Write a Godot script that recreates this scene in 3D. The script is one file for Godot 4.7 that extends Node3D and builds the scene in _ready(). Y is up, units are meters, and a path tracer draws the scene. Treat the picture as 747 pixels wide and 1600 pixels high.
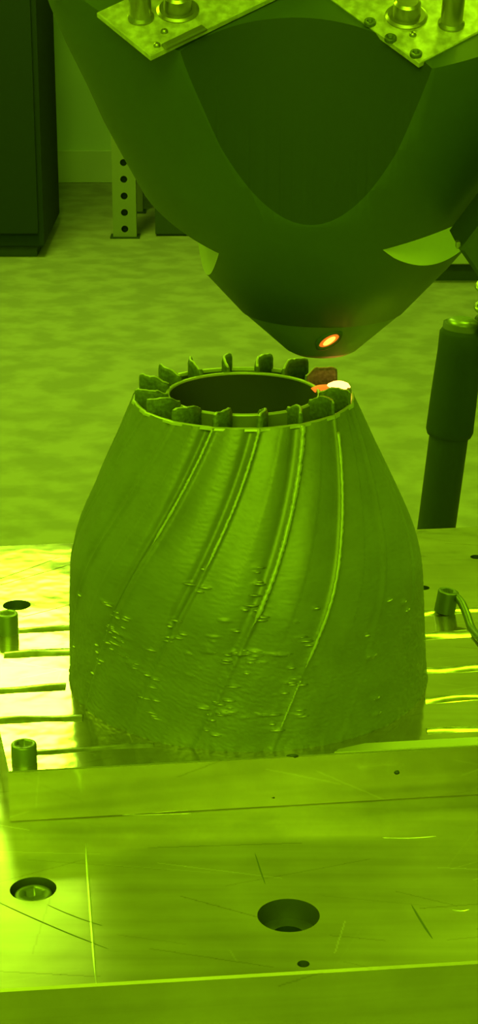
extends Node3D
# Laser metal printing seen through green light: a ribbed vessel grown on a steel plate below a dark nozzle head.

const FLOOR_Y := -0.9
const CEIL_Y := 2.1
var M := {}
var used := {}

# ------------------------------------------------------------------ naming
func numbered(called: String) -> String:
	var k: int = used.get(called, 0)
	used[called] = k + 1
	return called if k == 0 else "%s_%03d" % [called, k]

func thing(called: String, label: String, category: String, at := Vector3.ZERO, turn := 0.0, group := "") -> Node3D:
	var o := Node3D.new()
	o.name = numbered(called)
	add_child(o)
	o.position = at
	o.rotation.y = turn
	return tag(o, label, category, group)

func tag(o: Node3D, label: String, category: String, group := "") -> Node3D:
	o.set_meta("label", label)
	o.set_meta("category", category)
	if group != "":
		o.set_meta("group", group)
	return o

func part(called: String, mesh: Mesh, m: Material, parent: Node, at := Vector3.ZERO, basis := Basis.IDENTITY) -> MeshInstance3D:
	var o := MeshInstance3D.new()
	o.name = called
	o.mesh = mesh
	o.material_override = m
	o.transform = Transform3D(basis, at)
	parent.add_child(o, true)
	return o

func struct(called: String, mesh: Mesh, m: Material, at := Vector3.ZERO) -> MeshInstance3D:
	var o := part(called, mesh, m, self, at)
	o.set_meta("kind", "structure")
	return o

# ------------------------------------------------------------------ shapes
func h1(a: float, b := 0.0) -> float:
	var v := sin(a * 127.1 + b * 311.7) * 43758.5453
	return v - floor(v)

func grid(pts: PackedVector3Array, nu: int, nv: int, wrap: bool) -> ArrayMesh:
	# nv rows of nu points; quads between rows, smooth
	var st := SurfaceTool.new()
	st.begin(Mesh.PRIMITIVE_TRIANGLES)
	st.set_smooth_group(0)
	for p in pts:
		st.add_vertex(p)
	var last := nu if wrap else nu - 1
	for j in nv - 1:
		for i in last:
			var a := j * nu + i
			var b := j * nu + (i + 1) % nu
			var c := a + nu
			var d := b + nu
			for k in [a, c, b, b, c, d]:
				st.add_index(k)
	st.generate_normals()
	return st.commit()

func lathe(prof: Array, n := 40, hard := true) -> ArrayMesh:
	# prof: Vector2(radius, y) from bottom to top on the outside; hard keeps edges crisp
	var st := SurfaceTool.new()
	st.begin(Mesh.PRIMITIVE_TRIANGLES)
	for j in prof.size() - 1:
		var p: Vector2 = prof[j]
		var q: Vector2 = prof[j + 1]
		if p.is_equal_approx(q):
			continue
		st.set_smooth_group(j if hard else 0)
		for i in n:
			var a := TAU * i / n
			var b := TAU * ((i + 1) % n) / n
			var pa := Vector3(p.x * sin(a), p.y, p.x * cos(a))
			var pb := Vector3(p.x * sin(b), p.y, p.x * cos(b))
			var qa := Vector3(q.x * sin(a), q.y, q.x * cos(a))
			var qb := Vector3(q.x * sin(b), q.y, q.x * cos(b))
			if p.x > 0.0:
				for v in [pa, qa, pb]:
					st.add_vertex(v)
			if q.x > 0.0:
				for v in [pb, qa, qb]:
					st.add_vertex(v)
	st.index()
	st.generate_normals()
	return st.commit()

func cyl(r: float, y0: float, y1: float, ch := 0.0, n := 32) -> ArrayMesh:
	if ch <= 0.0:
		return lathe([Vector2(0, y0), Vector2(r, y0), Vector2(r, y1), Vector2(0, y1)], n)
	return lathe([Vector2(0, y0), Vector2(r - ch, y0), Vector2(r, y0 + ch), Vector2(r, y1 - ch), Vector2(r - ch, y1), Vector2(0, y1)], n)

func prism(poly: Array, y0: float, y1: float, ch := 0.0) -> ArrayMesh:
	# convex outline (x, z), chamfered at top and bottom
	var n := poly.size()
	var area := 0.0
	for i in n:
		var a: Vector2 = poly[i]
		var b: Vector2 = poly[(i + 1) % n]
		area += a.cross(b)
	var pl: Array = poly.duplicate()
	if area < 0.0:
		pl.reverse()
	var inset: Array = []
	for i in n:
		var p: Vector2 = pl[i]
		var d0: Vector2 = (p - pl[(i + n - 1) % n]).normalized()
		var d1: Vector2 = (pl[(i + 1) % n] - p).normalized()
		var n0 := Vector2(-d0.y, d0.x)
		var n1 := Vector2(-d1.y, d1.x)
		var k := (n0 + n1) / (1.0 + n0.dot(n1))
		inset.append(p + k * ch)
	var rings: Array = []
	if ch > 0.0:
		rings = [[inset, y0], [pl, y0 + ch], [pl, y1 - ch], [inset, y1]]
	else:
		rings = [[pl, y0], [pl, y1]]
	var st := SurfaceTool.new()
	st.begin(Mesh.PRIMITIVE_TRIANGLES)
	st.set_smooth_group(-1)
	var v3 := func(r: Array, i: int) -> Vector3:
		var q: Vector2 = r[0][i % n]
		return Vector3(q.x, r[1], q.y)
	for j in rings.size() - 1:
		for i in n:
			var a: Vector3 = v3.call(rings[j], i)
			var b: Vector3 = v3.call(rings[j], i + 1)
			var c: Vector3 = v3.call(rings[j + 1], i)
			var d: Vector3 = v3.call(rings[j + 1], i + 1)
			for v in [a, b, c, b, d, c]:
				st.add_vertex(v)
	var bot: Array = rings[0]
	var top: Array = rings[rings.size() - 1]
	for i in range(1, n - 1):
		for v in [v3.call(top, 0), v3.call(top, i), v3.call(top, i + 1)]:
			st.add_vertex(v)
		for v in [v3.call(bot, 0), v3.call(bot, i + 1), v3.call(bot, i)]:
			st.add_vertex(v)
	st.generate_normals()
	return st.commit()

func box(s: Vector3, ch := 0.0) -> ArrayMesh:
	# stands on y = 0
	return prism([Vector2(-s.x / 2, -s.z / 2), Vector2(s.x / 2, -s.z / 2), Vector2(s.x / 2, s.z / 2), Vector2(-s.x / 2, s.z / 2)], 0.0, s.y, ch)

func tube(path: Array, rad: Array, n := 14) -> ArrayMesh:
	var pts := PackedVector3Array()
	var m := path.size()
	for j in m + 2:
		var k: int = clampi(j - 1, 0, m - 1)
		var t: Vector3 = (path[mini(k + 1, m - 1)] - path[maxi(k - 1, 0)]).normalized()
		var up := Vector3.FORWARD if absf(t.y) > 0.8 else Vector3.UP
		var x := t.cross(up).normalized()
		var y := x.cross(t)
		var r: float = rad[mini(k, rad.size() - 1)]
		if j == 0 or j == m + 1:
			r = 0.0002
		for i in n:
			var a := TAU * i / n
			pts.append(path[k] + (x * cos(a) + y * sin(a)) * r)
	return grid(pts, n, m + 2, true)

func socket_head(r: float, h: float, hex := 0.5) -> ArrayMesh:
	# cap screw head with a hexagon socket, one mesh
	var n := 48
	var pts := PackedVector3Array()
	var rows := [[r, 0.0, 0], [r, h - r * 0.12, 0], [r * 0.97, h - r * 0.04, 0], [r * 0.88, h, 0], [r * hex, h, 1], [r * hex, h, 1], [r * hex, h * 0.45, 1], [r * hex, h * 0.45, 1], [0.0, h * 0.42, 1]]
	for row in rows:
		for i in n:
			var a := TAU * i / n
			var rr: float = row[0]
			if row[2] == 1:
				rr = rr * cos(PI / 6) / cos(fposmod(a, PI / 3) - PI / 6)
			pts.append(Vector3(rr * sin(a), row[1], rr * cos(a)))
	return grid(pts, n, rows.size(), true)

# ------------------------------------------------------------------ materials
func noise_tex(freq: float, lo: Color, hi: Color, seed_: int, octaves := 4, size := 512, contrast := 0.25) -> NoiseTexture2D:
	var f := FastNoiseLite.new()
	f.seed = seed_
	f.noise_type = FastNoiseLite.TYPE_SIMPLEX_SMOOTH
	f.frequency = freq
	f.fractal_octaves = octaves
	var g := Gradient.new()
	g.set_color(0, lo)
	g.set_color(1, hi)
	g.set_offset(0, contrast)
	g.set_offset(1, 1.0 - contrast)
	var t := NoiseTexture2D.new()
	t.width = size
	t.height = size
	t.seamless = true
	t.noise = f
	t.color_ramp = g
	return t

func bump_tex(freq: float, seed_: int, strength: float, size := 512) -> NoiseTexture2D:
	var f := FastNoiseLite.new()
	f.seed = seed_
	f.frequency = freq
	f.fractal_octaves = 4
	var t := NoiseTexture2D.new()
	t.width = size
	t.height = size
	t.seamless = true
	t.noise = f
	t.as_normal_map = true
	t.bump_strength = strength
	return t

func lin(r: float, g: float, b: float) -> Color:
	return Color(r, g, b).linear_to_srgb()

func mat(c: Color, rough: float, metal := 0.0) -> StandardMaterial3D:
	var m := StandardMaterial3D.new()
	m.albedo_color = c
	m.roughness = rough
	m.metallic = metal
	return m

func tri(m: StandardMaterial3D, scale: float) -> StandardMaterial3D:
	m.uv1_triplanar = true
	m.uv1_world_triplanar = true
	m.uv1_scale = Vector3.ONE * scale
	return m

func scratch_image(n: int, seed_: int, base: float) -> ImageTexture:
	# worn steel: cloudy tone with fine random scratches in all directions
	var rng := RandomNumberGenerator.new()
	rng.seed = seed_
	var f := FastNoiseLite.new()
	f.seed = seed_
	f.frequency = 0.006
	f.fractal_octaves = 5
	var im := Image.create(1024, 1024, false, Image.FORMAT_RGB8)
	for y in 1024:
		for x in 1024:
			var v := base + 0.10 * f.get_noise_2d(x, y) + 0.05 * f.get_noise_2d(x * 0.5 + 900, y * 9.0)
			im.set_pixel(x, y, Color(v, v, v))
	for k in n:
		var p := Vector2(rng.randf() * 1024, rng.randf() * 1024)
		var d := Vector2.from_angle(rng.randf_range(-0.5, 0.5) + (PI / 2 if rng.randf() < 0.15 else 0.0))
		var len_ := rng.randf_range(10, 120)
		var tone := rng.randf_range(-0.14, 0.14)
		for s in int(len_):
			var q := p + d * s
			var ix := posmod(int(q.x), 1024)
			var iy := posmod(int(q.y), 1024)
			var c := im.get_pixel(ix, iy)
			im.set_pixel(ix, iy, Color(c.r + tone, c.r + tone, c.r + tone))
	return ImageTexture.create_from_image(im)

func make_materials() -> void:
	var s := tri(mat(Color(1, 0.97, 0.9), 0.12, 0.92), 1.25)
	s.uv1_offset = Vector3.ONE * 0.5
	s.albedo_texture = scratch_image(300, 5, 0.84)
	s.normal_enabled = true
	s.normal_texture = bump_tex(0.02, 8, 1.2)
	s.normal_scale = 0.25
	M.plate = s
	var t := tri(mat(Color(1, 0.97, 0.9), 0.24, 0.5), 1.2)
	t.uv1_offset = Vector3.ONE * 0.5
	t.albedo_texture = scratch_image(200, 21, 0.645)
	t.normal_enabled = true
	t.normal_texture = bump_tex(0.012, 31, 1.0)
	t.normal_scale = 0.15
	M.table = t
	M.pale_mark = mat(lin(0.75, 0.75, 0.7), 0.35, 0.8)
	M.scratch = mat(lin(0.08, 0.1, 0.07), 0.7, 0.2)
	M.ridge = tri(mat(lin(0.62, 0.62, 0.6), 0.3, 0.85), 6.0)
	M.ridge.albedo_texture = noise_tex(0.02, Color(0.75, 0.75, 0.75), Color(1, 1, 1), 4)
	M.screw = mat(lin(0.22, 0.26, 0.2), 0.4, 0.7)
	M.dark_screw = mat(lin(0.10, 0.13, 0.09), 0.45, 0.5)
	var p := tri(mat(lin(0.20, 0.225, 0.145), 0.5, 0.35), 8.0)
	p.albedo_texture = noise_tex(0.008, Color(0.93, 0.93, 0.93), Color(1, 1, 1), 14)
	p.normal_enabled = true
	p.normal_texture = bump_tex(0.06, 9, 2.0)
	p.normal_scale = 0.06
	M.vessel = p
	M.seam_highlight = mat(lin(0.36, 0.4, 0.26), 0.45, 0.25)  # paler than the shell, so the crests look lit
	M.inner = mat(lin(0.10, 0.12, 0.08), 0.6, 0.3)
	M.fin = tri(mat(lin(0.13, 0.17, 0.10), 0.6, 0.2), 20.0)
	M.fin.albedo_texture = noise_tex(0.03, Color(0.7, 0.7, 0.7), Color(1, 1, 1), 16)
	M.head = tri(mat(lin(0.043, 0.072, 0.031), 0.6, 0.0), 3.0)
	M.head.albedo_texture = noise_tex(0.01, Color(0.93, 0.93, 0.93), Color(1, 1, 1), 18)
	M.tip = mat(lin(0.12, 0.16, 0.085), 0.6, 0.15)
	M.bare = mat(lin(0.7, 0.7, 0.6), 0.3, 0.5)  # pale tone of the two side pockets
	M.flange = tri(mat(lin(0.7, 0.7, 0.6), 0.35, 0.3), 12.0)
	M.flange.albedo_texture = noise_tex(0.02, Color(0.75, 0.75, 0.75), Color(1, 1, 1), 19)
	M.bolt = mat(lin(0.3, 0.3, 0.26), 0.3, 0.8)
	M.black = mat(lin(0.024, 0.04, 0.018), 0.6)
	M.black_soft = mat(lin(0.026, 0.044, 0.02), 0.85)
	var f := tri(mat(Color(1, 1, 1), 0.75), 0.4)
	f.albedo_texture = noise_tex(0.016, lin(0.255, 0.255, 0.22), lin(0.34, 0.335, 0.29), 40, 6, 1024, 0.3)
	f.normal_enabled = true
	f.normal_texture = bump_tex(0.05, 41, 2.0)
	f.normal_scale = 0.2
	M.floor = f
	M.wall = mat(lin(0.6, 0.74, 0.55), 0.8)
	M.ceiling = mat(lin(0.7, 0.7, 0.66), 0.9)
	M.base = mat(lin(0.6, 0.68, 0.55), 0.6)
	M.cabinet = mat(lin(0.006, 0.016, 0.005), 0.9)
	M.rack = mat(lin(0.2, 0.22, 0.18), 0.5, 0.2)
	M.face = mat(lin(0.017, 0.031, 0.012), 0.75)  # darker copy of the head colour: shade of the front hollow painted in
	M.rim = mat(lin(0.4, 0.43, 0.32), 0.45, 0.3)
	M.throat = mat(lin(0.035, 0.04, 0.026), 0.8)  # shade inside the throat put into the colour, darker than the steel liner
	M.hole = mat(lin(0.12, 0.14, 0.1), 0.4, 0.5)  # shade inside the table holes put into a darker colour
	M.strip = mat(lin(0.5, 0.5, 0.46), 0.42, 0.6)
	M.spatter = mat(lin(0.6, 0.62, 0.48), 0.4, 0.3)
	M.lamp_frame = mat(lin(0.5, 0.5, 0.48), 0.5)
	M.machine = mat(lin(0.34, 0.36, 0.32), 0.5)

# ------------------------------------------------------------------ lamps
func ceiling_lamp(at: Vector3, size: Vector2, energy: float, colour: Color, label: String, glow := 1.0) -> void:
	var t := thing("ceiling_lamp", label, "lamp", at, 0.0, "ceiling light panels")
	part("frame", box(Vector3(size.x + 0.08, 0.06, size.y + 0.08), 0.005), M.lamp_frame, t, Vector3(0, -0.06, 0))
	var g := mat(Color(0.9, 0.9, 0.9), 0.5)
	g.emission_enabled = true
	g.emission = colour
	g.emission_energy_multiplier = glow
	part("light_panel", box(Vector3(size.x, 0.008, size.y)), g, t, Vector3(0, -0.068, 0))
	var l := AreaLight3D.new()
	l.name = "panel_light"
	l.area_size = size
	l.area_normalize_energy = true
	l.light_color = colour
	l.light_energy = energy
	l.area_range = 20.0
	l.area_attenuation = 2.0
	l.shadow_enabled = true
	t.add_child(l)
	l.position = Vector3(0, -0.075, 0)
	l.rotation.x = -PI / 2

# ------------------------------------------------------------------ the vessel
const VR_TOP := 0.0724
const V_H := 0.197

func vessel_radius(y: float) -> float:
	# outline: short cylinder foot, rounded shoulder, cone to the rim
	var lo := 0.1226 - 0.0045 * (y / 0.0975)
	var hi := 0.1178 + (VR_TOP - 0.1178) * (y - 0.0975) / (V_H - 0.0975)
	var k := 0.010
	var h := clampf(0.5 + 0.5 * (hi - lo) / k, 0.0, 1.0)
	return lerpf(hi, lo, h) - k * h * (1.0 - h)

func axis_x(y: float) -> float:
	# the print leans a little to the left
	return 0.0012 - 0.0032 * y / V_H

func twist(y: float) -> float:
	# how far a rib has turned (radians) at this height, 0 at the rim
	var t := 1.0 - y / V_H
	return -deg_to_rad(54.0) * t * (1.0 - 0.15 * t)

func make_vessel() -> void:
	var t := thing("printed_vessel", "ribbed dark metal vessel with slanted spiral seams being printed on the steel plate", "metal part", Vector3(0.0, 0.0, -0.0115))
	var rib0 := deg_to_rad(7.5)
	var n := 720
	var rows := 230
	var fn := FastNoiseLite.new()
	fn.seed = 77
	fn.frequency = 1.0
	fn.fractal_octaves = 3
	# weld splashes: short proud dashes along the layers, mostly near the seams low on the body
	var rng := RandomNumberGenerator.new()
	rng.seed = 12
	var dashes: Array = []
	# clusters seen low on the body: angle, height, spread in angle and height, how many
	for c in [[-0.762, 0.0781, 0.04, 0.004, 4], [-0.80, 0.064, 0.06, 0.009, 16], [-0.69, 0.0588, 0.04, 0.006, 6], [-0.93, 0.040, 0.04, 0.008, 4], [-0.535, 0.0394, 0.02, 0.004, 3], [-0.494, 0.022, 0.03, 0.006, 5], [-0.36, 0.074, 0.03, 0.007, 6], [-0.19, 0.0695, 0.03, 0.002, 4], [0.013, 0.0619, 0.09, 0.006, 12], [0.10, 0.0655, 0.09, 0.003, 7], [0.05, 0.087, 0.03, 0.006, 7], [-0.14, 0.0312, 0.05, 0.005, 6], [0.0, 0.026, 0.09, 0.0015, 7], [-0.19, 0.018, 0.03, 0.005, 4], [0.321, 0.0722, 0.02, 0.003, 3], [0.235, 0.044, 0.03, 0.007, 6], [0.268, 0.0233, 0.03, 0.002, 3], [0.16, 0.013, 0.03, 0.005, 3], [-0.276, 0.1125, 0.03, 0.008, 4], [0.07, 0.108, 0.015, 0.006, 5]]:
		for k in c[4]:
			dashes.append([rng.randfn(c[0], c[2]), clampf(rng.randfn(c[1], c[3]), 0.006, 0.15), rng.randf_range(0.0016, 0.0048), rng.randf_range(0.0006, 0.0010), rng.randf_range(0.0006, 0.0013)])
	for k in 14:
		var y := rng.randf_range(0.012, 0.092)
		var rib := rng.randi_range(-3, 3)
		var az := rib0 + rib * TAU / 16 + twist(y) + rng.randfn(0.0, 0.06)
		if rng.randf() < 0.3:
			az = rng.randf_range(-0.35, 0.5)
		dashes.append([az, y, rng.randf_range(0.0015, 0.0045), rng.randf_range(0.0006, 0.0011), rng.randf_range(0.0006, 0.0014)])
	for d in [[0.72, 0.052, 0.004, 0.0018, 0.002], [0.74, 0.022, 0.003, 0.0018, 0.002], [0.75, 0.011, 0.003, 0.0014, 0.0016], [1.02, 0.077, 0.003, 0.0012, 0.0014], [1.06, 0.07, 0.003, 0.0012, 0.0014]]:
		dashes.append(d)
	# the seams differ: those facing the lamps stand out, others are nearly flush
	var strong: Array = [1.0, 1.25, 0.85, 0.35, 0.3, 0.4, 0.5, 0.5, 0.5, 0.5, 0.5, 0.5, 0.4, 0.4, 0.6, 1.1]
	var groove: Array = [1.0, 0.45, 0.15, 0.5, 0.6, 1.0, 1.0, 1.0, 1.0, 1.0, 1.0, 1.0, 1.0, 1.0, 1.0, 1.3]
	var bump := PackedFloat32Array()
	bump.resize(n * rows)
	for d in dashes:
		var jc: int = int(d[1] / V_H * (rows - 1))
		var ic: int = int(fposmod(d[0], TAU) / TAU * n)
		for dj in range(-4, 5):
			var j := jc + dj
			if j < 0 or j >= rows:
				continue
			var yy := V_H * j / (rows - 1)
			for di in range(-14, 15):
				var i := posmod(ic + di, n)
				var ds := di * TAU / n * 0.12
				var e: float = exp(-pow(ds / d[2], 2.0) - pow((yy - d[1]) / d[3], 2.0))
				bump[j * n + i] += d[4] * e
	var pts := PackedVector3Array()
	for j in rows:
		var y := V_H * j / (rows - 1)
		var tw := twist(y)
		var base := vessel_radius(y)
		var low := smoothstep(0.095, 0.05, y)
		for i in n:
			var a := TAU * i / n
			var s := fposmod((a - tw - rib0) / (TAU / 16.0) + 0.5, 1.0) - 0.5   # -0.5..0.5 across one panel, 0 on a rib
			var arc := s * TAU / 16.0 * base
			var rib := posmod(int(floor((a - tw - rib0) / (TAU / 16.0) + 0.5)), 16)
			var fade: float = lerpf(1.0, 0.4, low) * strong[rib]
			var r := base
			r += 0.0022 * fade * exp(-pow(arc / (0.0011 if rib == 2 else 0.0016), 2.0))
			r -= 0.0021 * fade * groove[rib] * exp(-pow((arc + 0.0050) / 0.0028, 2.0))
			r += 0.0010 * fade * cos(s * TAU) * -1.0
			r += 0.00022 * fn.get_noise_2d(a * 9.0, y * 900.0)                # layer lines
			r += 0.0005 * low * fn.get_noise_2d(a * 22.0 + 40.0, y * 520.0)
			r += bump[j * n + i]
			if y < 0.006:
				r += 0.001 * (1.0 - y / 0.006) * (0.6 + fn.get_noise_2d(a * 14.0, 3.0))
			pts.append(Vector3(r * sin(a) + axis_x(y), y, r * cos(a)))
	# highlights painted along the crests as paler strips of fresh weld metal
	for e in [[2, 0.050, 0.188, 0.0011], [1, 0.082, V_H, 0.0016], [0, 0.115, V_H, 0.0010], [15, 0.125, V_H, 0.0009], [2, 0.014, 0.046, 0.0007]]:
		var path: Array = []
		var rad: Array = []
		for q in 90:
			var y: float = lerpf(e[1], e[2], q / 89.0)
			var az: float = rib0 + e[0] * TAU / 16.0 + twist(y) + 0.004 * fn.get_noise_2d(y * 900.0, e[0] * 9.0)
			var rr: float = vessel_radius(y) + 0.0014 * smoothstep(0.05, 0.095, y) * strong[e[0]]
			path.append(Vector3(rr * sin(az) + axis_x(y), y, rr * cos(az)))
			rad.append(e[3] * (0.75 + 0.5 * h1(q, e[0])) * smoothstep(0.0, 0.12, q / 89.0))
		part("seam_highlight", tube(path, rad, 8), M.seam_highlight, t)
	# roll the edge over and come a little way down inside
	var top_at := Vector3(axis_x(V_H), 0, 0)
	var rolled := PackedVector3Array()
	for k in [[-0.0012, -0.0016], [-0.0008, -0.0003], [0.0002, 0.0005], [0.0010, 0.0005], [0.0020, 0.0], [0.0022, -0.002]]:
		for i in n:
			var a := TAU * i / n
			var s := fposmod((a - rib0) / (TAU / 16.0) + 0.5, 1.0) - 0.5
			var r: float = VR_TOP - k[0] - 0.0006 + 0.0008 * exp(-pow(s * TAU / 16.0 * VR_TOP / 0.003, 2.0))
			rolled.append(Vector3(r * sin(a), V_H + k[1], r * cos(a)))
	part("outer_shell", grid(pts, n, rows, true), M.vessel, t)
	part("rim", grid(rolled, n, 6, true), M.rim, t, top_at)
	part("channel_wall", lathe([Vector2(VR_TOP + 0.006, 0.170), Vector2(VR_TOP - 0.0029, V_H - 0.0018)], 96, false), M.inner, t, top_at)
	# proud splashes of weld along the seams
	var sp := SurfaceTool.new()
	sp.begin(Mesh.PRIMITIVE_TRIANGLES)
	var blob := lathe([Vector2(0, -0.5), Vector2(0.8, -0.3), Vector2(1, 0), Vector2(0.8, 0.3), Vector2(0, 0.5)], 8, false)
	for d in dashes:
		var rr: float = vessel_radius(d[1]) + 0.0003
		var az: float = d[0]
		var out := Vector3(sin(az), 0, cos(az))
		var side := Vector3(cos(az), 0, -sin(az))
		var b := Basis(side * d[2] * 1.25, Vector3.UP * d[3] * 1.0, out * d[4] * 0.75) * Basis(Vector3.BACK, -0.25 + 0.3 * h1(az, 5.0))
		sp.append_from(blob, 0, Transform3D(b, out * rr + Vector3(axis_x(d[1]), d[1], 0)))
	var spo := part("weld_spatter", sp.commit(), M.spatter, t)
	spo.set_meta("kind", "stuff")
	# inner liner: a thin throat wall seen from above
	var ri := 0.0485
	var lt := V_H + 0.0030
	part("inner_liner", lathe([Vector2(0.085, 0.004), Vector2(0.06, 0.11), Vector2(ri + 0.0028, 0.16), Vector2(ri + 0.0026, lt - 0.0012)], 96, false), M.vessel, t, top_at)
	part("liner_rim", lathe([Vector2(ri + 0.0026, lt - 0.0012), Vector2(ri + 0.0024, lt - 0.0003), Vector2(ri + 0.0016, lt), Vector2(ri + 0.0006, lt), Vector2(ri, lt - 0.0006), Vector2(ri, lt - 0.0016)], 96, false), M.rim, t, top_at)
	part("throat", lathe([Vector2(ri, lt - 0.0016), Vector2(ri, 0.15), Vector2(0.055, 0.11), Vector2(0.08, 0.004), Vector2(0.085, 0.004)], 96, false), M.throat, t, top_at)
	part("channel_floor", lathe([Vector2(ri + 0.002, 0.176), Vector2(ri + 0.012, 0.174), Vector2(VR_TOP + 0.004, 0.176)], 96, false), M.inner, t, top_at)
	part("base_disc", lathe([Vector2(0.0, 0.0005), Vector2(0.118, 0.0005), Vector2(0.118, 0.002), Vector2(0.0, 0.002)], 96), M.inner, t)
	# fins across the ring channel, standing a little proud of the rim
	for k in 16:
		var az := rib0 + TAU * k / 16 + 0.03 * (h1(k, 3.0) - 0.5)
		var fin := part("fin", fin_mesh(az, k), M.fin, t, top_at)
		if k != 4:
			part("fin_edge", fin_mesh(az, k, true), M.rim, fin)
	# the glowing melt pool on the fin that is being printed
	var g := mat(Color(0.1, 0.05, 0.02), 0.6)
	g.emission_enabled = true
	g.emission = lin(1.0, 0.42, 0.07)
	g.emission_energy_multiplier = 7.0
	var pool := lathe([Vector2(0, -0.002), Vector2(0.0032, -0.0016), Vector2(0.0048, 0.0), Vector2(0.0040, 0.0018), Vector2(0.0022, 0.0030), Vector2(0, 0.0034)], 24, false)
	var pp := Vector3(0.0605, V_H + 0.0028, -0.0125)
	var mp := part("melt_pool", pool, g, t, pp, Basis(Vector3.UP, 0.25) * Basis.from_scale(Vector3(1.75, 1.2, 1.3)))
	mp.set_meta("label", "glowing orange melt pool")
	var g2 := mat(Color(0.1, 0.05, 0.02), 0.6)
	g2.emission_enabled = true
	g2.emission = lin(1.0, 0.22, 0.015)
	g2.emission_energy_multiplier = 1.1
	var hot := part("hot_trail", lathe([Vector2(0, -0.003), Vector2(0.004, -0.002), Vector2(0.005, 0.0), Vector2(0.0035, 0.0014), Vector2(0, 0.002)], 20, false), g2, t, pp + Vector3(-0.0075, -0.0006, 0.0012), Basis.from_scale(Vector3(2.1, 1.1, 1.3)))
	hot.set_meta("label", "dull orange metal cooling beside the melt pool")
	var l := OmniLight3D.new()
	l.name = "melt_light"
	l.light_color = lin(1.0, 0.30, 0.02)
	l.light_energy = 0.0003
	l.omni_range = 6.0
	l.omni_attenuation = 2.0
	l.light_size = 0.003
	l.shadow_enabled = true
	t.add_child(l)
	l.position = pp + Vector3(0, 0.0075, 0)

func fin_top(az: float, k: int) -> float:
	if k == 4:
		return 0.0035
	return 0.0078 + 0.0014 * h1(k, 1.0) + (0.0018 if cos(az) < -0.2 else 0.0)

func fin_mesh(az: float, k: int, edge := false) -> ArrayMesh:
	# swept from the outer shell to the liner: thin, top edge slightly curved and ragged
	var up := Vector3.UP
	var n := 12
	var th := 0.0017
	var pts := PackedVector3Array()
	var out := Vector3(sin(az), 0, cos(az))
	var side := Vector3(cos(az), 0, -sin(az))
	var r0 := VR_TOP - 0.0010
	var r1 := 0.0500
	var top := fin_top(az, k)
	for i in n + 3:
		var q := clampf(float(i - 1) / n, 0.0, 1.0)
		var r := lerpf(r0, r1, q)
		var bend := 0.0035 * sin(q * PI) + 0.004 * q
		var h := top * (1.0 - 0.4 * smoothstep(0.6, 1.0, q)) * smoothstep(-0.2, 0.05, q) + 0.0008 * (h1(i, k) - 0.5)
		var c := out * r + side * bend
		var w := th * (0.85 + 0.3 * h1(i, k + 9.0))
		var capped := i == 0 or i == n + 2
		if edge:
			w *= 0.62
			var er := [[-w, h - 0.0003], [-w * 0.6, h + 0.0004], [w * 0.6, h + 0.0004], [w, h - 0.0003]]
			for e in er:
				pts.append(c + side * (0.0 if capped else e[0]) + up * (V_H + (h if capped else e[1])))
			continue
		var ring := [[-w, -0.024], [-w, h * 0.75], [-w * 0.55, h], [w * 0.55, h], [w, h * 0.75], [w, -0.024]]
		for e in ring:
			if capped:
				pts.append(c + up * (V_H - 0.01))
			else:
				pts.append(c + side * e[0] + up * (V_H + e[1]))
	return grid(pts, 4 if edge else 6, n + 3, true)

# ------------------------------------------------------------------ plate and table
func plate_line(x: float, z0: float) -> float:
	return z0 - (x - 0.0177) * 0.114

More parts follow.
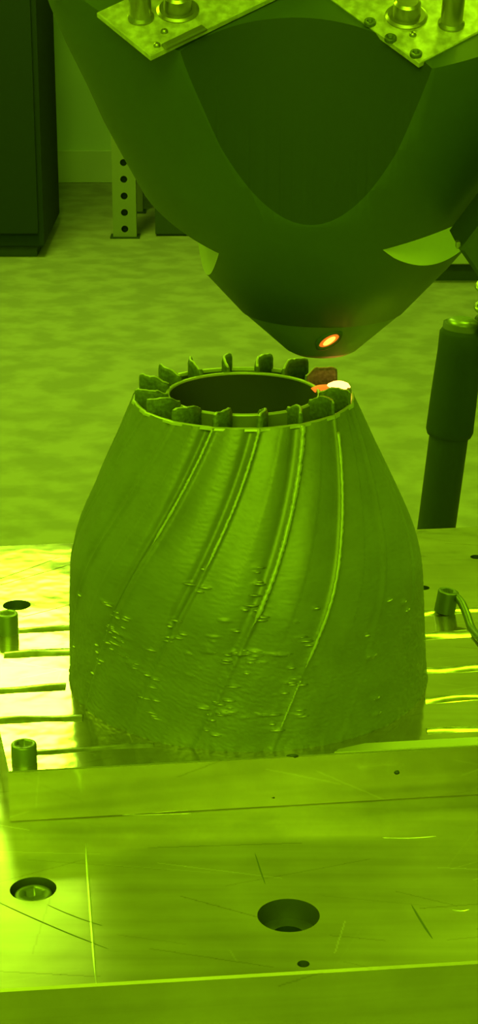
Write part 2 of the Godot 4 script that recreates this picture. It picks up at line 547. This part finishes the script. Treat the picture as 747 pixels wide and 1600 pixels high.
func make_plate() -> void:
	var t := thing("build_plate", "thick bright steel build plate with milled ridges under the ribbed vessel", "metal plate", Vector3(0, -0.035, -0.07))
	var off := Vector3(0, 0.035, 0.07)
	var poly := [Vector2(-0.1475, 0.1385), Vector2(0.185, 0.0985), Vector2(0.225, -0.306), Vector2(-0.232, -0.2535)]
	var c := CSGCombiner3D.new()
	c.name = "plate"
	t.add_child(c)
	c.position = off
	var b := CSGMesh3D.new()
	b.mesh = prism(poly, -0.035, 0.0, 0.0007)
	b.material = M.plate
	c.add_child(b)
	for s in [[Vector3(0.1845, 0, -0.232), 0.0048, 0.012], [Vector3(-0.1715, 0, -0.131), 0.0105, 0.006], [Vector3(0.1365, 0, -0.166), 0.0045, 0.006], [Vector3(0.0205, 0, 0.114), 0.0, 0.0]]:
		if s[1] > 0.0:
			var hcut := CSGCylinder3D.new()
			hcut.operation = CSGShape3D.OPERATION_SUBTRACTION
			hcut.radius = s[1]
			hcut.height = s[2] * 2
			hcut.sides = 36
			hcut.material = M.dark_screw
			hcut.position = s[0]
			c.add_child(hcut)
	# milled ridges running from side to side, parallel to the front edge
	for e in [[-0.103, 0.0060, 0.0020], [-0.060, 0.0065, 0.0022], [-0.001, 0.0065, 0.0022], [0.047, 0.0065, 0.0022], [0.094, 0.0045, 0.0014]]:
		# each ridge runs up to the vessel on both sides
		var zc: float = plate_line(0.0, e[0]) + 0.0115
		var gap := sqrt(maxf(0.1222 * 0.1222 - zc * zc, 0.0)) + 0.001
		var right := gap
		if e[0] > 0.09:
			right = 0.116
		elif e[0] > 0.04:
			right = 0.119
		for span in [[-0.17 if e[0] < 0.05 else -0.145, -gap], [right, 0.175]]:
			var pts := PackedVector3Array()
			var nn := 50
			for row in 9:
				var u := -1.0 + 2.0 * row / 8.0
				for i in nn:
					var x := lerpf(span[0], span[1], float(i) / (nn - 1))
					var w: float = e[1] * (0.85 + 0.35 * sin(x * 43.0 + e[0] * 90.0) * h1(e[0]))
					var z := plate_line(x, e[0]) + u * w + 0.0012 * sin(x * 61.0 + e[0] * 300.0)
					var hh: float = e[2] * (1.0 - u * u) * (0.9 + 0.2 * sin(x * 130.0 + e[0] * 50.0))
					pts.append(Vector3(x, hh - 0.00005, z))
			part("milled_ridge", grid(pts, nn, 9, false), M.ridge, t, off)
	part("front_strip", prism([Vector2(0.055, 0.1125), Vector2(0.175, 0.0988), Vector2(0.172, 0.088), Vector2(0.075, 0.100), Vector2(0.058, 0.108)], -0.0001, 0.0004), M.strip, t, off)
	# long thin scratches across the left rear corner
	for e in [[Vector2(-0.215, -0.150), Vector2(-0.128, -0.225)], [Vector2(-0.20, -0.175), Vector2(-0.148, -0.232)], [Vector2(-0.165, -0.108), Vector2(-0.11, -0.150)]]:
		scratch("scratch", e[0], e[1], 0.0007, 0.0, M.scratch, t, off)
	# small dents in the front edge and face
	for e in [[0.0285, 0.0, 0.004, 0.0014], [0.0153, -0.0285, 0.0024, 0.0012], [0.095, -0.0155, 0.0018, 0.0014]]:
		var z := plate_line(e[0], 0.1183) + 0.0001
		part("dent", lathe([Vector2(0, -0.0004), Vector2(1.0, 0.0), Vector2(0.0, 0.0006)], 12, false), M.scratch, t, off + Vector3(e[0], e[1], z), Basis(Vector3.RIGHT, PI / 2) * Basis.from_scale(Vector3(e[2], 0.4, e[3])))

func scratch(called: String, a: Vector2, b: Vector2, w: float, y: float, m: Material, parent: Node3D, off := Vector3.ZERO) -> void:
	var d := (b - a).normalized()
	var nrm := Vector2(-d.y, d.x) * w * 0.5
	var pts := PackedVector3Array()
	var n := 24
	for e in [[-1.0, 0.0], [-0.4, 0.00025], [0.4, 0.00025], [1.0, 0.0]]:
		for i in n:
			var q := float(i) / (n - 1)
			var p: Vector2 = a.lerp(b, q) + nrm * e[0] * (1.0 - pow(absf(2 * q - 1), 4.0)) + Vector2(0, 0.0015 * sin(q * 3.0))
			pts.append(Vector3(p.x, y + e[1] - 0.00005, p.y))
	part(called, grid(pts, n, 4, false), m, parent, off)

func make_table() -> void:
	var t := thing("machine_table", "wide polished steel machine table in front below the build plate", "table", Vector3(0, FLOOR_Y, 0.05))
	var off := Vector3(0, -FLOOR_Y, -0.05)
	var k := 0.105
	var fz := func(x: float) -> float: return 0.3086 - (x + 0.005) * k
	var poly := [Vector2(-0.42, fz.call(-0.42)), Vector2(0.42, fz.call(0.42)), Vector2(0.36, -0.30), Vector2(-0.42, -0.22)]
	var c := CSGCombiner3D.new()
	c.name = "table_top"
	t.add_child(c)
	c.position = off
	var b := CSGMesh3D.new()
	b.mesh = prism(poly, -0.095, -0.035, 0.0013)
	b.material = M.table
	c.add_child(b)
	# two counterbored holes and one tiny one
	for s in [[0.0232, 0.2471, 0.0178, 0.013], [0.0232, 0.2471, 0.0095, 0.04], [-0.1251, 0.2184, 0.0136, 0.010], [0.0301, 0.2968, 0.0034, 0.006]]:
		var hcut := CSGCylinder3D.new()
		hcut.operation = CSGShape3D.OPERATION_SUBTRACTION
		hcut.radius = s[2]
		hcut.height = s[3] * 2
		hcut.sides = 48
		hcut.material = M.hole if s[3] < 0.03 else M.black
		hcut.position = Vector3(s[0], -0.035, s[1])
		c.add_child(hcut)
	part("pedestal", box(Vector3(0.6, 0.80, 0.36), 0.004), M.machine, t, Vector3(0, 0.006, 0))
	part("plinth", box(Vector3(0.66, 0.03, 0.42), 0.004), M.black, t, Vector3(0, 0.0, 0))
	# thin pale line from the plate to the front edge, and its scratches
	scratch("pale_line", Vector2(-0.0985, 0.165), Vector2(-0.0815, 0.316), 0.0022, -0.035, M.pale_mark, t, off)
	scratch("scratch", Vector2(-0.145, 0.232), Vector2(-0.077, 0.282), 0.0011, -0.035, M.scratch, t, off)
	scratch("scratch", Vector2(-0.115, 0.236), Vector2(-0.082, 0.258), 0.0008, -0.035, M.scratch, t, off)
	scratch("scratch", Vector2(0.0045, 0.176), Vector2(0.0105, 0.213), 0.0010, -0.035, M.scratch, t, off)
	scratch("scratch", Vector2(0.094, 0.235), Vector2(0.103, 0.272), 0.0016, -0.035, M.scratch, t, off)
	scratch("scratch", Vector2(0.117, 0.2415), Vector2(0.127, 0.2405), 0.0012, -0.035, M.pale_mark, t, off)
	scratch("scratch", Vector2(-0.105, 0.128), Vector2(-0.035, 0.127), 0.0012, -0.035, M.pale_mark, t, off)
	scratch("scratch", Vector2(0.083, 0.158), Vector2(0.116, 0.156), 0.0010, -0.035, M.pale_mark, t, off)

func make_screws() -> void:
	var t := thing("cap_screw", "short socket cap screw on the front left corner of the build plate", "screw", Vector3(-0.1388, 0.0, 0.1245))
	part("head", socket_head(0.0080, 0.0125, 0.52), M.screw, t)
	t = thing("cap_screw", "sunken socket cap screw inside the smaller left hole of the machine table", "screw", Vector3(-0.1251, -0.0455, 0.2184))
	part("head", socket_head(0.0112, 0.0075, 0.5), M.screw, t)
	t = thing("cap_screw", "socket cap screw at the left picture edge beside a dark round hole", "screw", Vector3(-0.1718, 0.0, -0.0785))
	part("head", socket_head(0.0075, 0.0155, 0.55), M.screw, t)
	t = thing("cap_screw", "socket cap screw with a wire beside it, right of the vessel", "screw", Vector3(0.1475, 0.0, -0.118))
	var lean := Basis(Vector3(0, 0, 1), -0.16)
	part("head", socket_head(0.0078, 0.0165, 0.62), M.dark_screw, t, Vector3(0, 0.0005, 0), lean)
	var w := thing("wire", "thin dark wire curving over the plate from the right cap screw", "wire", Vector3(0.158, 0.0, -0.11))
	var path: Array = []
	var ctrl := Curve3D.new()
	ctrl.add_point(Vector3(-0.0035, 0.013, -0.006), Vector3.ZERO, Vector3(0.004, 0.0, 0.004))
	ctrl.add_point(Vector3(0.0045, 0.004, 0.022), Vector3(-0.002, 0.006, -0.012), Vector3(0.001, -0.004, 0.008))
	ctrl.add_point(Vector3(0.011, 0.0022, 0.055), Vector3(-0.002, 0, -0.01), Vector3(0.002, 0, 0.01))
	ctrl.add_point(Vector3(0.026, 0.0022, 0.085), Vector3(-0.01, 0, -0.01))
	for p in ctrl.tessellate(4, 3.0):
		path.append(p)
	part("cable", tube(path, [0.0030]), M.dark_screw, w)

# ------------------------------------------------------------------ the nozzle head
func make_head() -> void:
	var t := thing("nozzle_head", "large dark conical laser nozzle head hanging above the vessel rim", "nozzle", Vector3(0.049, 0.225, -0.02))
	var turn := Basis(Vector3.UP, deg_to_rad(-5.6))
	var c := CSGCombiner3D.new()
	c.name = "nozzle_body"
	t.add_child(c)
	c.transform = Transform3D(turn, Vector3.ZERO)
	var b := CSGMesh3D.new()
	b.mesh = lathe([Vector2(0, 0.0295), Vector2(0.0532, 0.0295), Vector2(0.0817, 0.061), Vector2(0.0985, 0.0815), Vector2(0.1135, 0.104), Vector2(0.1265, 0.128), Vector2(0.139, 0.152), Vector2(0.149, 0.175), Vector2(0.161, 0.200), Vector2(0.170, 0.222), Vector2(0.177, 0.242), Vector2(0.180, 0.262), Vector2(0.180, 0.33), Vector2(0, 0.33)], 128, false)
	b.material = M.head
	c.add_child(b)
	# hollow milled face at the front, its shade painted by a darker colour
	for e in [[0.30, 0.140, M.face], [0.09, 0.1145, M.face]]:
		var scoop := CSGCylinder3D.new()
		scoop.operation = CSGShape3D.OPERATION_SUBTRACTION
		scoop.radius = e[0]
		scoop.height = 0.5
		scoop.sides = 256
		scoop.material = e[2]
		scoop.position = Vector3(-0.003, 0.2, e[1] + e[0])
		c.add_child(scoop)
	# paler side pockets under the shoulders
	for e in [[Vector3(0.80, 0.08, 0.60), 0.0885, 0.0925, 0.22], [Vector3(-0.972, 0.04, 0.235), 0.0745, 0.105, -0.42]]:
		var n: Vector3 = e[0].normalized()
		var x := Vector3.UP.cross(n).normalized()
		var bs := Basis(n, e[3]) * Basis(x, n.cross(x), n)
		sub_box(c, Vector3(0.4, 0.10, 0.08), Transform3D(bs, n * (e[1] + 0.04) + Vector3.UP * e[2] - bs.y * 0.05), M.bare)
	# top cut to the slope of the two tilted flanges
	var o := t.position
	var first: Transform3D = flange_frames()[0][0]
	var slope := Transform3D(first.basis, first.origin - o) * Transform3D(Basis.IDENTITY, Vector3(0.0, 0.2 - 0.0045, 0.0))
	sub_box(c, Vector3(1.2, 0.4, 1.2), Transform3D(turn, Vector3.ZERO).affine_inverse() * slope, M.head)
	# machined tip
	var tip := part("nozzle_tip", lathe([Vector2(0.0, 0.003), Vector2(0.010, 0.002), Vector2(0.013, 0.0), Vector2(0.019, 0.0006), Vector2(0.0235, 0.003), Vector2(0.0524, 0.0293), Vector2(0.0, 0.0295)], 96), M.tip, t)
	tip.set_meta("label", "smooth paler nozzle tip")
	# melt pool reflection in the tip, painted as a glowing disc
	var pd := Vector3(0.13, -0.72, 0.72).normalized()
	var px := Vector3.UP.cross(pd).normalized()
	var pb := Basis(px, pd, px.cross(pd)) * Basis(Vector3.UP, -0.45)
	var pc := Vector3(0.0030, 0.0180, 0.0412)
	part("reflection_ring", lathe([Vector2(0.0036, -0.001), Vector2(0.0036, 0.0004), Vector2(0.0042, 0.0008), Vector2(0.0048, 0.0004), Vector2(0.0048, -0.002)], 32, false), M.head, t, pc, pb * Basis.from_scale(Vector3(1.35, 1, 2.5)))
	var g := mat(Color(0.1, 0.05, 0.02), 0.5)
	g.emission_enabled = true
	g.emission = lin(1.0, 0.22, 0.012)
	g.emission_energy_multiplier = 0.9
	var gp := part("painted_reflection", lathe([Vector2(0.0037, -0.0006), Vector2(0.002, 0.0001), Vector2(0, 0.0003)], 24, false), g, t, pc, pb * Basis.from_scale(Vector3(1.35, 1, 2.5)))
	gp.set_meta("label", "orange melt pool reflection painted as a glowing disc")
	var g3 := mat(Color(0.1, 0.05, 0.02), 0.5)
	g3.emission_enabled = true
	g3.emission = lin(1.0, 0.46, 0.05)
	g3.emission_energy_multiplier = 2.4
	part("reflection_core", lathe([Vector2(0.0019, 0.0002), Vector2(0.0012, 0.0007), Vector2(0, 0.0009)], 20, false), g3, t, pc, pb * Basis.from_scale(Vector3(1.35, 1, 3.1)))
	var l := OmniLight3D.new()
	l.name = "reflection_light"  # small light added to go with the painted reflection
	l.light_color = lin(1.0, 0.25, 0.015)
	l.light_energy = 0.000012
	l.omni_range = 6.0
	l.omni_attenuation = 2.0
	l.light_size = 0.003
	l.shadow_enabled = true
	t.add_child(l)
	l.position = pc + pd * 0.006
	# flanges with their bolts
	var fi := 0
	for e in flange_frames():
		var fr: Transform3D = e[0]
		var sz: Vector2 = e[1]
		var f := part("flange", prism([Vector2(0, 0), Vector2(sz.x, 0), Vector2(sz.x, -sz.y), Vector2(0, -sz.y)], -0.004, 0.0, 0.0006), M.flange, t, fr.origin - o, fr.basis)
		f.set_meta("label", "bright bare metal flange with bolts")
		for q in e[2]:
			var lp: Vector3 = fr.affine_inverse() * q[0]
			lp.y = -0.0002
			match q[1]:
				"post":
					part("post", lathe([Vector2(0.0, 0.0), Vector2(0.0075, 0.0), Vector2(0.0075, 0.0015), Vector2(0.0062, 0.003), Vector2(0.0062, 0.05), Vector2(0.0, 0.05)], 32), M.bolt, f, lp)
				"boss":
					part("bolt", lathe([Vector2(0.0, 0.0), Vector2(0.0115, 0.0), Vector2(0.0120, 0.0012), Vector2(0.0105, 0.0022), Vector2(0.0080, 0.0022), Vector2(0.0076, 0.0100), Vector2(0.0060, 0.0112), Vector2(0.0, 0.0112)], 32), M.bolt, f, lp)
				"screw":
					part("small_screw", socket_head(0.0034, 0.0022, 0.6), M.dark_screw, f, lp)
				"bead":
					part("bead", lathe([Vector2(0.0022, 0.0), Vector2(0.0020, 0.0012), Vector2(0.0012, 0.0020), Vector2(0, 0.0023)], 16, false), M.bolt, f, lp)
				"bar":
					part("clamp_bar", box(Vector3(0.028, 0.003, 0.005), 0.0008), M.bolt, f, lp, Basis(Vector3.UP, 0.0))
		fi += 1
	# third flange at the far left shoulder, mostly above the picture
	part("flange", box(Vector3(0.036, 0.005, 0.03), 0.0006), M.flange, t, Vector3(-0.147, 0.232, 0.055), Basis(Vector3.RIGHT, deg_to_rad(12)))
	# quill that carries the head, up to the ceiling
	part("quill", cyl(0.09, 0.25, CEIL_Y - 0.225, 0.003, 48), M.head, t, Vector3(0, 0, -0.04))

func flange_frames() -> Array:
	# [frame (origin at the corner nearest the camera, x along one edge, -z along the other, y the tilted normal), size, fittings]
	var a := deg_to_rad(31)
	var n := Vector3(0, cos(a), sin(a))
	var down := Vector3(0, -sin(a), cos(a))
	var mk := func(corner: Vector3, e1: Vector2, e2: Vector2, s: Vector2, fit: Array) -> Array:
		var x := (Vector3(e1.x, 0, 0) + down * e1.y).normalized()
		var z := x.cross(n)
		return [Transform3D(Basis(x, n, z), corner), s, fit]
	return [
		mk.call(Vector3(-0.0533, 0.4312, 0.13), Vector2(0.0632, -0.0503), Vector2.ZERO, Vector2(0.13, 0.0500), [[Vector3(-0.0597, 0.4486, 0.1011), "post"], [Vector3(-0.0392, 0.4520, 0.0955), "boss"], [Vector3(-0.0462, 0.442, 0.112), "bead"], [Vector3(-0.0350, 0.4385, 0.1177), "bar"], [Vector3(-0.050, 0.4355, 0.1225), "bead"]]),
		mk.call(Vector3(0.0934, 0.4274, 0.13), Vector2(0.0343, -0.0273), Vector2.ZERO, Vector2(0.09, 0.12), [[Vector3(0.1133, 0.4451, 0.1006), "post"], [Vector3(0.0886, 0.4486, 0.0950), "boss"], [Vector3(0.068, 0.4454, 0.1001), "screw"], [Vector3(0.0787, 0.4379, 0.1125), "screw"], [Vector3(0.092, 0.4309, 0.1242), "screw"], [Vector3(0.0913, 0.44, 0.109), "bead"]]),
	]

func sub_box(c: Node, size: Vector3, tr: Transform3D, m: Material) -> CSGBox3D:
	var s := CSGBox3D.new()
	s.operation = CSGShape3D.OPERATION_SUBTRACTION
	s.size = size
	s.material = m
	s.transform = tr
	c.add_child(s, true)
	return s

# ------------------------------------------------------------------ behind the plate
func make_stand() -> void:
	var foot := Vector3(0.185, FLOOR_Y, -1.06)
	var t := thing("equipment_stand", "black tripod stand leg with a padded sleeve, right of the vessel", "tripod", foot)
	var top := Vector3(0.2585, 0.0, -1.0) - foot
	var mid := Vector3(0.2470, -0.135, -1.0) - foot
	var dir := (top - mid).normalized()
	part("leg", tube([Vector3(0, 0.0, 0), mid, top], [0.0225, 0.0235, 0.0235], 28), M.black, t)
	part("sleeve", tube([mid - dir * 0.002, mid + dir * 0.004, mid + dir * 0.05, mid + dir * 0.1, top - dir * 0.012, top - dir * 0.002], [0.0265, 0.0285, 0.0278, 0.0262, 0.0265, 0.021], 28), M.black_soft, t)
	part("leg_cap", tube([top - dir * 0.008, top + dir * 0.003, top + dir * 0.006], [0.0205, 0.019, 0.012], 24), M.screw, t)
	part("hinge", cyl(0.009, -0.02, 0.02, 0.002), M.black, t, top + Vector3(0.024, -0.001, 0.0), Basis(Vector3.RIGHT, PI / 2))
	part("foot", lathe([Vector2(0, 0), Vector2(0.035, 0), Vector2(0.035, 0.01), Vector2(0.024, 0.03), Vector2(0, 0.03)], 24), M.black_soft, t)
	for e in [Vector3(0.62, 0, -0.18), Vector3(0.34, 0, 0.30)]:
		var hub := top + Vector3(0.16, 0.06, 0)
		part("leg", tube([e, hub], [0.0225], 20), M.black, t)
	part("centre_post", tube([top + Vector3(0.16, -0.1, 0), top + Vector3(0.16, 0.12, 0)], [0.025], 24), M.black, t)
	part("hub", cyl(0.05, 0, 0.05, 0.006), M.black, t, top + Vector3(0.16, 0.02, 0))
	part("crossbar", tube([top + Vector3(0.02, -0.004, 0), top + Vector3(0.16, 0.04, 0)], [0.012], 16), M.black, t)
	var d := thing("sensor_housing", "black square edged housing at the right picture edge, close beside the nozzle", "sensor", Vector3(0.19, 0.32, 0.1))
	part("housing", prism([Vector2(-0.0703, -0.0035), Vector2(-0.052, 0.0215), Vector2(0.03, 0.05), Vector2(0.05, 0.02), Vector2(0.04, -0.06), Vector2(-0.030, -0.060)], -0.03, 0.03, 0.002), M.black, d, Vector3.ZERO, Basis(Vector3.RIGHT, PI / 2))
	part("latch", box(Vector3(0.0022, 0.004, 0.006), 0.0004), M.bolt, d, Vector3(-0.0705, 0.0030, 0.02))
	part("bracket", tube([Vector3(0.02, 0.03, 0), Vector3(0.04, 0.2, -0.04), Vector3(0.0, 0.3, -0.14)], [0.012], 16), M.black, d)
	var w := thing("hanging_cord", "coiled grey cord hanging at the right edge above the stand", "cord", foot + top + Vector3(0.02, 0.004, 0.01))
	var path: Array = []
	for i in 70:
		var q := float(i) / 69
		var ang := q * TAU * 2.5
		path.append(Vector3(0.009 * cos(ang) + 0.002, 0.005 + 0.062 * q, 0.008 * sin(ang)))
	part("coil", tube(path, [0.0024], 10), M.bolt, w)

func make_background() -> void:
	# dark cabinet
	var t := thing("tall_cabinet", "tall dark cabinet standing at the left picture edge", "cabinet", Vector3(-1.23, FLOOR_Y, -5.88))
	part("body", box(Vector3(1.06, 2.0, 0.62), 0.006), M.cabinet, t, Vector3(0, 0.04, 0))
	part("plinth", box(Vector3(1.0, 0.05, 0.56)), M.black, t)
	for s in [-1.0, 1.0]:
		var d := part("door", box(Vector3(0.505, 1.9, 0.018), 0.004), M.cabinet, t, Vector3(s * 0.259, 0.09, 0.319))
		part("handle", box(Vector3(0.015, 0.16, 0.02), 0.004), M.black, d, Vector3(-s * 0.21, 0.95, 0.018))
	# rack with perforated uprights
	var r := thing("steel_rack", "pale steel rack with perforated upright posts behind the nozzle head", "rack", Vector3(0.05, FLOOR_Y, -6.2))
	for e in [Vector3(-0.4825, 0, 0.25), Vector3(0.4825, 0, 0.25), Vector3(-0.4825, 0, -0.25), Vector3(0.4825, 0, -0.25)]:
		var c := CSGCombiner3D.new()
		c.name = "post"
		r.add_child(c, true)
		c.position = e
		var b := CSGMesh3D.new()
		b.mesh = box(Vector3(0.088, 1.9, 0.05), 0.003)
		b.material = M.rack
		c.add_child(b)
		if e.z > 0.0 and e.x < 0.0:
			for k in 9:
				var hcut := CSGCylinder3D.new()
				hcut.operation = CSGShape3D.OPERATION_SUBTRACTION
				hcut.radius = 0.013
				hcut.height = 0.06
				hcut.sides = 20
				hcut.material = M.black
				hcut.transform = Transform3D(Basis(Vector3.RIGHT, PI / 2), Vector3(0, 0.035 + 0.062 * k, 0.022))
				c.add_child(hcut)
		part("foot", box(Vector3(0.11, 0.006, 0.07)), M.black, r, e)
	for y in [0.72, 1.3, 1.85]:
		part("shelf", box(Vector3(1.05, 0.03, 0.55), 0.003), M.rack, r, Vector3(0, y, 0))
	part("brace", tube([Vector3(-0.44, 0.62, 0.2), Vector3(-0.335, 0.18, 0.2)], [0.014], 12), M.rack, r)
	part("back_panel", box(Vector3(0.98, 1.7, 0.012)), M.cabinet, r, Vector3(0, 0.12, -0.268))
	var cr := thing("added_crate", "black crate added inside the steel rack to block light", "crate", Vector3(0.1, FLOOR_Y, -6.16))  # crate added at a dark spot, enlarged to shade the floor
	part("body", box(Vector3(0.84, 0.56, 0.40), 0.01), M.black, cr)
	part("lid", box(Vector3(0.86, 0.03, 0.42), 0.008), M.black, cr, Vector3(0, 0.56, 0))
	# low machine base at right
	var m := thing("low_platform", "low grey metal platform with a dark gap beneath, at the right behind the nozzle", "platform", Vector3(0.95, FLOOR_Y, -5.36))
	part("plinth", box(Vector3(1.0, 0.066, 0.3)), M.black, m)  # black stands in for the shadow in the gap under the deck
	part("deck", box(Vector3(1.1, 0.058, 0.40), 0.004), M.machine, m, Vector3(0, 0.066, 0))

func make_room() -> void:
	var w := 0.2
	struct("floor", box(Vector3(8, w, 11.2)), M.floor, Vector3(0, FLOOR_Y - w, -2.0))
	struct("ceiling", box(Vector3(8, w, 11.2)), M.ceiling, Vector3(0, CEIL_Y, -2.0))
	struct("wall_back", box(Vector3(8, 3.0, w)), M.wall, Vector3(0, FLOOR_Y, -7.13 - w / 2))
	struct("wall_front", box(Vector3(8, 3.0, w)), M.wall, Vector3(0, FLOOR_Y, 3.4 + w / 2))
	struct("wall_left", box(Vector3(w, 3.0, 10.53)), M.wall, Vector3(-3.8 - w / 2, FLOOR_Y, -1.865))
	struct("wall_right", box(Vector3(w, 3.0, 10.53)), M.wall, Vector3(3.8 + w / 2, FLOOR_Y, -1.865))
	struct("baseboard_back", box(Vector3(7.6, 0.14, 0.015), 0.003), M.base, Vector3(0, FLOOR_Y, -7.1225))

func _ready() -> void:
	# camera
	var cam := Camera3D.new()
	cam.name = "camera"
	cam.fov = 29.86
	cam.near = 0.02
	cam.position = Vector3(-0.005, 0.548, 1.2)
	cam.rotation = Vector3(deg_to_rad(-19.6), 0, 0)
	add_child(cam)
	cam.current = true
	# environment
	var env := Environment.new()
	env.background_mode = Environment.BG_COLOR
	env.background_color = Color(0, 0, 0)
	env.tonemap_mode = Environment.TONE_MAPPER_LINEAR
	env.tonemap_exposure = 1.0
	env.sdfgi_enabled = true
	env.ssao_enabled = true
	env.ssil_enabled = true
	var we := WorldEnvironment.new()
	we.name = "environment"
	we.environment = env
	add_child(we)
	make_materials()
	# green ceiling panels
	var green := lin(0.47, 1.0, 0.004)
	var hot := lin(0.54, 1.0, 0.03)
	ceiling_lamp(Vector3(-0.82, CEIL_Y, -4.4), Vector2(0.58, 0.9), 6.6, hot, "bright ceiling panel over the left of the shop floor")
	ceiling_lamp(Vector3(-0.84, CEIL_Y, -2.8), Vector2(0.64, 0.9), 0.6, green, "dim ceiling panel added beside the bright one for its reflection in the table")  # unseen panel added so the left of the table reflects brighter
	ceiling_lamp(Vector3(0.85, CEIL_Y, -4.9), Vector2(1.4, 2.4), 0.17, green, "large dim ceiling panel added at the right for its reflection in the plate", 0.12)  # unseen panel added to brighten what the plate mirrors
	ceiling_lamp(Vector3(-0.3, CEIL_Y, 2.3), Vector2(2.4, 0.8), 9.5, green, "ceiling panel behind the camera")
	ceiling_lamp(Vector3(0.9, CEIL_Y, -1.2), Vector2(1.0, 0.7), 6.0, green, "ceiling panel added right of the machine table for highlights on the ridges")  # unseen panel placed to put highlights on the plate ridges
	ceiling_lamp(Vector3(-1.6, CEIL_Y, -1.2), Vector2(0.6, 1.2), 5.0, green, "ceiling panel left of the machine table")
	make_room()
	make_table()
	make_plate()
	make_vessel()
	make_head()
	make_background()
	make_stand()
	make_screws()
